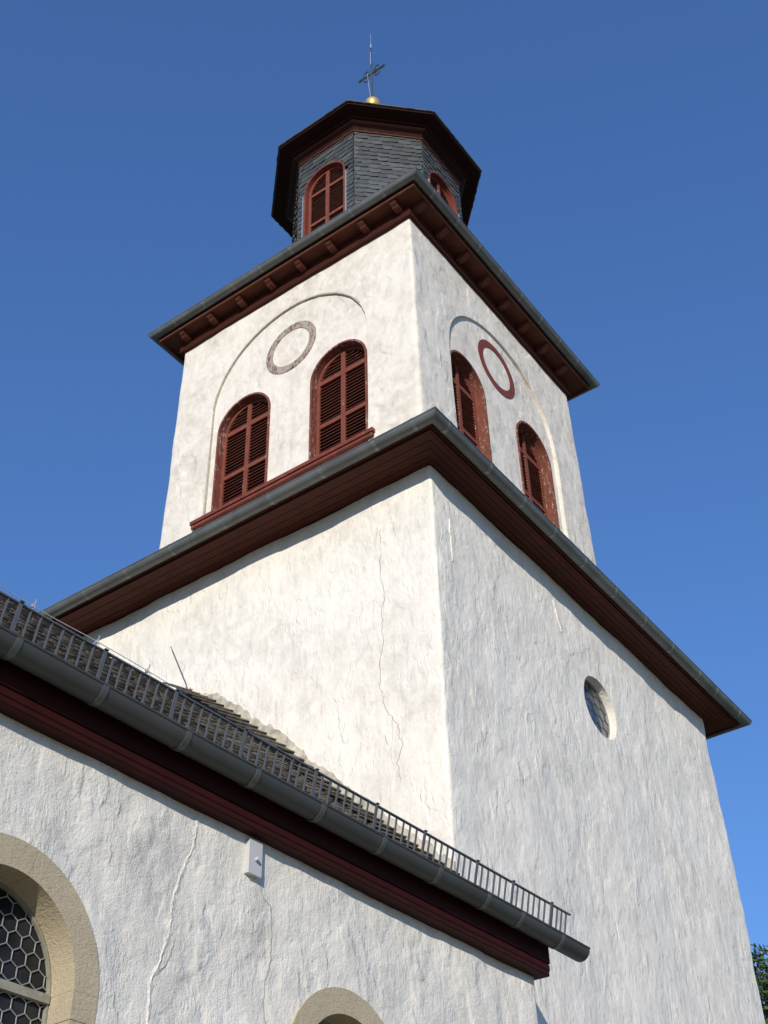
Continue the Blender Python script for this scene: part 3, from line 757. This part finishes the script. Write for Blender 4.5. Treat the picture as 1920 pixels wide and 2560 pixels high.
# outline in (y,z) swept along x
def sweep_x(mb, pr, x0, x1):
    n = len(pr); vs = [(x0, a, b) for a, b in pr]+[(x1, a, b) for a, b in pr]
    mb.add(vs, [tuple(range(n)), tuple(range(2*n-1, n-1, -1))]+[(i, i+n, (i+1) % n+n, (i+1) % n) for i in range(n)])
pr = [(.05, 5.972), (-.118, 5.966), (-.128, 5.975), (-.128, 6.010), (-.138, 6.020), (-.138, 6.068), (-.128, 6.072), (-.128, 6.079), (-.146, 6.083), (-.146, 6.30), (.05, 6.30)]
sweep_x(mb, pr, -15, .045)
mb.build('cornice', M['cornice'], nave)
# gutter
gn_ = 14; NG = .102
prof = gutter_profile(NG)
vs = []; k = len(prof)
xs = [-14.5, -10, -7, -5, -3, -1.5, -.5, .44]
gz = lambda x: 6.285-.006*math.sin(x*1.1)
for x in xs: vs += [(x, -.272-o, gz(x)+h) for o, h in prof]
mb = MB(); fs = [(i*k+a, (i+1)*k+a, (i+1)*k+(a+1) % k, i*k+(a+1) % k) for i in range(len(xs)-1) for a in range(k)]
mb.add(vs, fs)
cap = [(.44, -.272-(NG)*cos(a), gz(.44)+(NG)*sin(a)) for a in [-pi*i/14 for i in range(15)]]
mb.add(cap+[(p[0]-.004, p[1], p[2]) for p in cap], [tuple(range(15)), tuple(range(29, 14, -1))]+[(i, (i+1) % 15, (i+1) % 15+15, i+15) for i in range(15)])
ngut = mb.build('gutter', M['zinc_dark'], nave, smooth=True, angle=50)
js = None
for x in [-14.1, -13.36, -12.62, -11.88, -11.1, -10.36, -9.6, -8.86, -8.06, -7.3, -6.549, -5.814, -5.024, -4.296, -3.545, -2.77, -1.996, -1.264, -.717, -.028]:
    mt = Matrix.Translation((x, -.272, gz(x)))
    if js is None: js = joint_mesh(NG+.006, .05, None, 'gutter_strap', False).build('gutter_strap', M['zinc_dark_joint'], ngut, mtx=mt, smooth=True)
    else: copy_under(js, ngut, mt)
# roof
PFM = [(-.27, 6.30), (.10, 6.62), (1.48, 7.80), (2.29, 8.56), (3.12, 9.44), (4.03, 10.28), (4.45, 10.64), (5.04, 11.06)]   # swept up against the tower
PF = [(-.27, 6.245), (.10, 6.535), (1.48, 7.70), (2.29, 8.45), (3.12, 9.27), (4.03, 10.08), (4.45, 10.43), (5.04, 10.90), (5.6, 10.4), (10.3, 6.30)]
def lift(y):
    z = [b+(d-b)*(y-a)/(c-a) for (a, b), (c, d) in zip(PFM[:-1], PFM[1:]) if a <= y <= c]
    return max(0, z[0]-pz(y))*max(0, min(1, (y-.6)/.8)) if z else 0
XE = .02
def pz(y):
    for (a, b), (c, d) in zip(PF[:-1], PF[1:]):
        if a <= y <= c: return b+(d-b)*(y-a)/(c-a)
rb = MB(); n = len(PF)
PD = [(-.125, 6.33)]+PF[1:]
vs = [(x, y, z-.035) for x in (NL-.2, -.03) for y, z in PD]
rb.add(vs, [tuple(range(n)), tuple(range(2*n-1, n-1, -1))]+[(i, i+n, (i+1) % n+n, (i+1) % n) for i in range(n)])
rb.add([(x, y, z) for x in (-.0299, .38) for y, z in ((-.13, 6.32), (.80, 7.13), (.80, 7.03), (-.12, 6.305))], [(3, 2, 1, 0), (4, 5, 6, 7), (0, 1, 5, 4), (1, 2, 6, 5), (2, 3, 7, 6), (3, 0, 4, 7)])  # hidden slab, lengthened past the corner for its shadow on the tower
rb.build('roof_deck', M['eave'], nave)
gb_ = MB(); poly = [(y, z-.05) for y, z in PF]+[(10.0, 5.5), (.02, 5.5)]; poly[0] = (.02, 6.50)
n = len(poly); vs = [(x, y, z) for x in (-.32, -.034) for y, z in poly]
gb_.add(vs, [tuple(range(n)), tuple(range(2*n-1, n-1, -1))]+[(i, i+n, (i+1) % n+n, (i+1) % n) for i in range(n)])
gb_.build('gable_wall', M['plaster_nave'], nave)
rng = random.Random(99); rs = MB(); ex = Vector((1, 0, 0))
x_start = -9.2
d = 0.; segs = []
for (a, b), (c, e) in zip(PF[:7], PF[1:8]): segs.append((a, b, c, e, hypot(c-a, e-b)))
tot = sum(s[4] for s in segs)
def at(t):
    for a, b, c, e, L in segs:
        if t <= L: return a+(c-a)*t/L, b+(e-b)*t/L, Vector((0, c-a, e-b)).normalized()
        t -= L
    a, b, c, e, L = segs[-1]; return c, e, Vector((0, c-a, e-b)).normalized()
t = -.02; h = .145
while t < tot-.03:
    y, z, ez = at(max(t, 0)); 
    if t < 0: y += ez.y*t; z += ez.z*t
    nm = ex.cross(ez)
    if nm.z < 0: nm = -nm
    end = (.02 if y < .80 else -.0388*y-.02); lf_ = lift(y)
    wp = lambda u, lf_=lf_: lf_*.6*max(0, min(1, (x_start+u+1.1)/1.1))**2
    P = Vector((x_start, y, z)); L = end-x_start-.34
    slate_row(rs, P, ex, ez, nm, L, .20, h, rng, .016, .016, .024, warp=wp)
    t += h
rs.build('roof_slates', M['slate_nave'], nave)
vg = MB(); t = .35; vr = random.Random(3)          # the swept verge of larger slates, climbing onto the tower
while t < tot-.05:
    y, z, ez = at(t); nm = ex.cross(ez); nm = nm if nm.z > 0 else -nm
    end = .0 if y < .80 else -.0388*y-.012; lf_ = lift(y); wd = .36*vr.uniform(.85, 1.1); a = end-wd; j = vr.uniform(-.015, .02)
    pts = [(a, .13), (a+.03, .03+j), (a+wd*.45, j), (a+wd*.85, .015+j), (a+wd, .07), (a+wd, .34), (a, .34)]
    base = [Vector((0, y, z))+ex*u+ez*v+nm*(.050*(1-v/.34)+.020)+Vector((0, 0, lf_*(.55+.42*((u-a)/wd)**2))) for u, v in pts]
    N = 7; vg.add([p+nm*.020 for p in base]+base, [tuple(range(N)), tuple(range(2*N-1, N-1, -1))]+[(i, (i+1) % N, (i+1) % N+N, i+N) for i in range(N)])
    t += .205
vg.build('verge_slates', M['slate_nave'], nave)
# mortar fillet between roof and tower
rng = random.Random(12); mb = MB(); top = []; bot = []
for i in range(240):
    y = -.80+i*(5.05+.80-.02)/239; yl = y+.84   # y world-ish along the tower wall
    zz = pz(min(max(yl, -.2), 5.0))+lift(yl); hh = .20+.08*noise.noise(Vector((y*2.3, 3, 1)))+.07*noise.noise(Vector((y*9, 7, 2)))+.022*noise.noise(Vector((y*26, 7, 2)))
    if y > 3.5: hh *= max(.2, (4.25-y)/.75)
    top.append((y, zz+max(.05, hh))); bot.append((y, zz-.05))
    if y > 4.15: break
top = [(y, z) for y, z in top if y > -.02]; bot = [(y, z) for y, z in bot if y > -.02]
n = len(top); vs = []
for (y, z), (y2, z2) in zip(top, bot):
    o = wob((0, y, z), .026, 3)+.0036*(13-z)
    vs += [(-o-.010, y, z), (-o+.03, y, z), (-o-.050+rng.uniform(-.012, .012), y2, z2), (-o+.03, y2, z2), (-o-.026+rng.uniform(-.010, .010), y, (z+z2)/2)]
fs = []
for i in range(n-1):
    q = i*5; r_ = q+5; fs += [(q, r_, r_+4, q+4), (q+4, r_+4, r_+2, q+2), (q, q+1, r_+1, r_), (q+1, q+3, r_+3, r_+1), (q+2, r_+2, r_+3, q+3)]
fs += [(0, 4, 2, 3, 1), (n*5-5, n*5-4, n*5-2, n*5-3, n*5-1)]
mb.add(vs, fs)
inv = nave.matrix_basis.inverted()
mo = mb.build('mortar_fillet', M['mortar'], nave, mtx=inv, smooth=True, angle=60)
# snow guard
sg = MB(); rail_y, rail_z = -.262, 6.622
sg.box(-11.5, .335, rail_y-.012, rail_y+.012, rail_z-.006, rail_z+.006); sg.box(-11.5, .25, -.20, -.176, 6.335, 6.345)
guard = sg.build('snow_guard', M['galv'], nave)
p0 = None
def bar(mb, wd, th, yo=0.): 
    a = Vector((0, -.188+yo, 6.30)); b = Vector((0, rail_y+yo, rail_z+.002)); dd = (b-a)
    ang = atan2(dd.y, dd.z)
    mt = Matrix.Translation((a+b)/2) @ Matrix.Rotation(-ang, 4, 'X'); mb.tbox(mt, wd, th, dd.length)
pb = MB(); bar(pb, .009, .017)
bar0 = None
posts = [-11.0, -10.27, -9.53, -8.78, -8.03, -7.28, -6.527, -5.783, -5.089, -4.357, -3.526, -2.746, -2.071, -1.274, -.688, -.022]
for x in posts:
    if p0 is None:
        pm = MB(); bar(pm, .030, .010, -.012); pm.box(-.016, .016, rail_y-.03, rail_y+.02, rail_z+.004, rail_z+.012); pm.box(-.016, .016, -.20, .30, 6.34, 6.35)
        p0 = pm.build('guard_post', M['galv'], guard, mtx=Matrix.Translation((x, 0, 0)))
    else: copy_under(p0, guard, Matrix.Translation((x, 0, 0)))
cnt = 0
allb = []
for a, b in zip(posts, posts[1:]+[.30]):
    n = round((b-a)/.092)
    allb += [a+(b-a)*(i+(.5 if b == .30 else 0))/n for i in range(0 if b == .30 else 1, n)]
allb = [x for x in allb if x > -8.2] 
for x in allb:
    mt = Matrix.Translation((x+random.uniform(-.004, .004), 0, 0)) @ Matrix.Rotation(random.uniform(-.012, .012), 4, 'Y', )
    mt = Matrix.Translation((x+random.uniform(-.004, .004), 0, 0))
    if bar0 is None: bar0 = pb.build('guard_bar', M['galv'], guard, mtx=mt)
    else: copy_under(bar0, guard, mt)
# ridge lightning conductor
lc = MB(); pts = [(x, 5.02, 11.06+.012*sin(x*3)) for x in [-14, -10, -8, -6, -4.5, -3.5, -2.6, -1.9, -1.2, -.5, -.24]]+[(-.27, 4.93, 11.02), (-.29, 4.86, 11.04)]
lc.tube(pts, .0065, 6)
wire = lc.build('lightning_conductor', M['cable'], nave, smooth=True)
ar = MB(); ar.tube([(-.29, 4.82, 11.0), (-.285, 4.93, 11.04), (-.28, 4.96, 11.14), (-.275, 5.37, 11.95)], .006, 6)
ar.build('aerial_rod', M['galv'], nave, smooth=True)
hh0 = None
for x in [-12.7, -11.6, -10.5, -9.4, -8.3, -7.2, -6.1, -5.0, -3.95, -2.9, -1.85, -.95, -.26]:
    if hh0 is None:
        hm = MB(); hm.tube([(0, 0, -.10), (0, 0, .03), (.03, 0, .07), (.02, -.02, .11)], .009, 6); hm.tube([(0, -.06, -.07), (0, -.03, .0), (0, 0, .01), (0, .04, -.02), (0, .06, -.08)], .008, 6); hm.box(-.02, .02, -.02, .02, -.02, .02)
        hh0 = hm.build('wire_holder', M['cable'], wire, mtx=Matrix.Translation((x, 5.02, 11.05)))
    else: copy_under(hh0, wire, Matrix.Translation((x, 5.02, 11.05)))
rd = MB(); sweep_x(rd, [(4.93, 10.83), (5.04, 10.93), (5.15, 10.83), (5.12, 10.81), (5.04, 10.90), (4.96, 10.81)], NL-.2, -.03)
rd.build('ridge_cap', M['slate_nave'], nave)

# ================================================================== WALL BOX
bxx = tag(empty('wall_box', (-4.03, .0, 5.66)), 'small flat white metal box with a knob on the plaster just under the nave eave', 'box')
NM = nave.matrix_basis.copy()
bxx.matrix_basis = NM @ Matrix.Translation((-3.953, 0, 5.66))
mb = MB(); mb.box(-.068, .068, -.045, .015, 0, .262); bo = mb.build('casing', M['white_box'], bxx)
bev = bo.modifiers.new('b', 'BEVEL'); bev.width = .006; bev.segments = 2
mb = MB(); mb.box(-.071, .071, -.051, -.0455, -.003, .265); mb.build('cover', M['white_box'], bxx)
mb = MB(); mb.tube([(0, -.050, .118), (0, -.066, .118)], .012, 12); mb.tube([(0, -.066, .118), (0, -.084, .118)], .018, 12, .012); mb.build('knob', M['white_box'], bxx, smooth=True)

# ================================================================== TREE
def tree(loc, H, R, label, seed, leaves=9000):
    rg = random.Random(seed); root = tag(empty('leafy_tree', loc), label, 'tree')
    tr = MB(); tips = []
    tr.tube([(0, 0, 0), (.1, .05, H*.25), (-.05, .1, H*.5), (.1, 0, H*.8)], .28, 10, .06)
    for i in range(14):
        z = H*rg.uniform(.3, .8); a = rg.uniform(0, 2*pi); l = R*rg.uniform(.6, 1.0)
        e = Vector((cos(a)*l, sin(a)*l, z+rg.uniform(.1, .25)*H)); m_ = Vector((cos(a)*l*.5, sin(a)*l*.5, z+.05*H))
        tr.tube([(0, 0, z*.9), m_, e], .08, 6, .015); tips.append(e)
    tr.build('trunk', M['bark'], root, smooth=True)
    cr_ = MB(); cl = []
    for i in range(70):
        a = rg.uniform(0, 2*pi); u = rg.uniform(-1, 1); rr = rg.uniform(.55, 1)**.5
        cl.append(Vector((cos(a)*sqrt(1-u*u)*R*rr, sin(a)*sqrt(1-u*u)*R*rr, H*.66+u*H*.34*rr)))
    for i in range(24):   # upright sprays on top
        a = rg.uniform(0, 2*pi); q = rg.uniform(.2, .9)*R; z0 = H*.66+H*.34*sqrt(max(0, 1-(q/R)**2))
        for j in range(14):
            cl.append((Vector((cos(a)*q+rg.uniform(-.05, .05), sin(a)*q+rg.uniform(-.05, .05), z0-.2+j*.09)), .09))
    for i in range(leaves):
        c = rg.choice(cl)
        if isinstance(c, tuple): c, s = c
        else: s = .55
        p = c+Vector((rg.gauss(0, s), rg.gauss(0, s), rg.gauss(0, s*.8)))
        d = Vector((rg.gauss(0, 1), rg.gauss(0, 1), rg.gauss(0, .6))).normalized(); o = d.orthogonal().normalized(); q = rg.uniform(.045, .085)
        nn = d.cross(o)*q*.25
        cr_.add([p-d*q, p+o*q*.6+nn, p+d*q, p-o*q*.6+nn], [(0, 1, 2), (0, 2, 3)])
    o = cr_.build('crown', M['leaf'], root); return root
dv = fw*FPX+RR*(2005-960)-UU*(2520-1280); dv = dv/hypot(dv.x, dv.y); tp = CAM+dv*27.0
tree((tp.x, tp.y, 0), tp.z+.2, 2.6, 'green leafy tree rising behind the right edge of the church tower', 8)
print('tree top', tp)
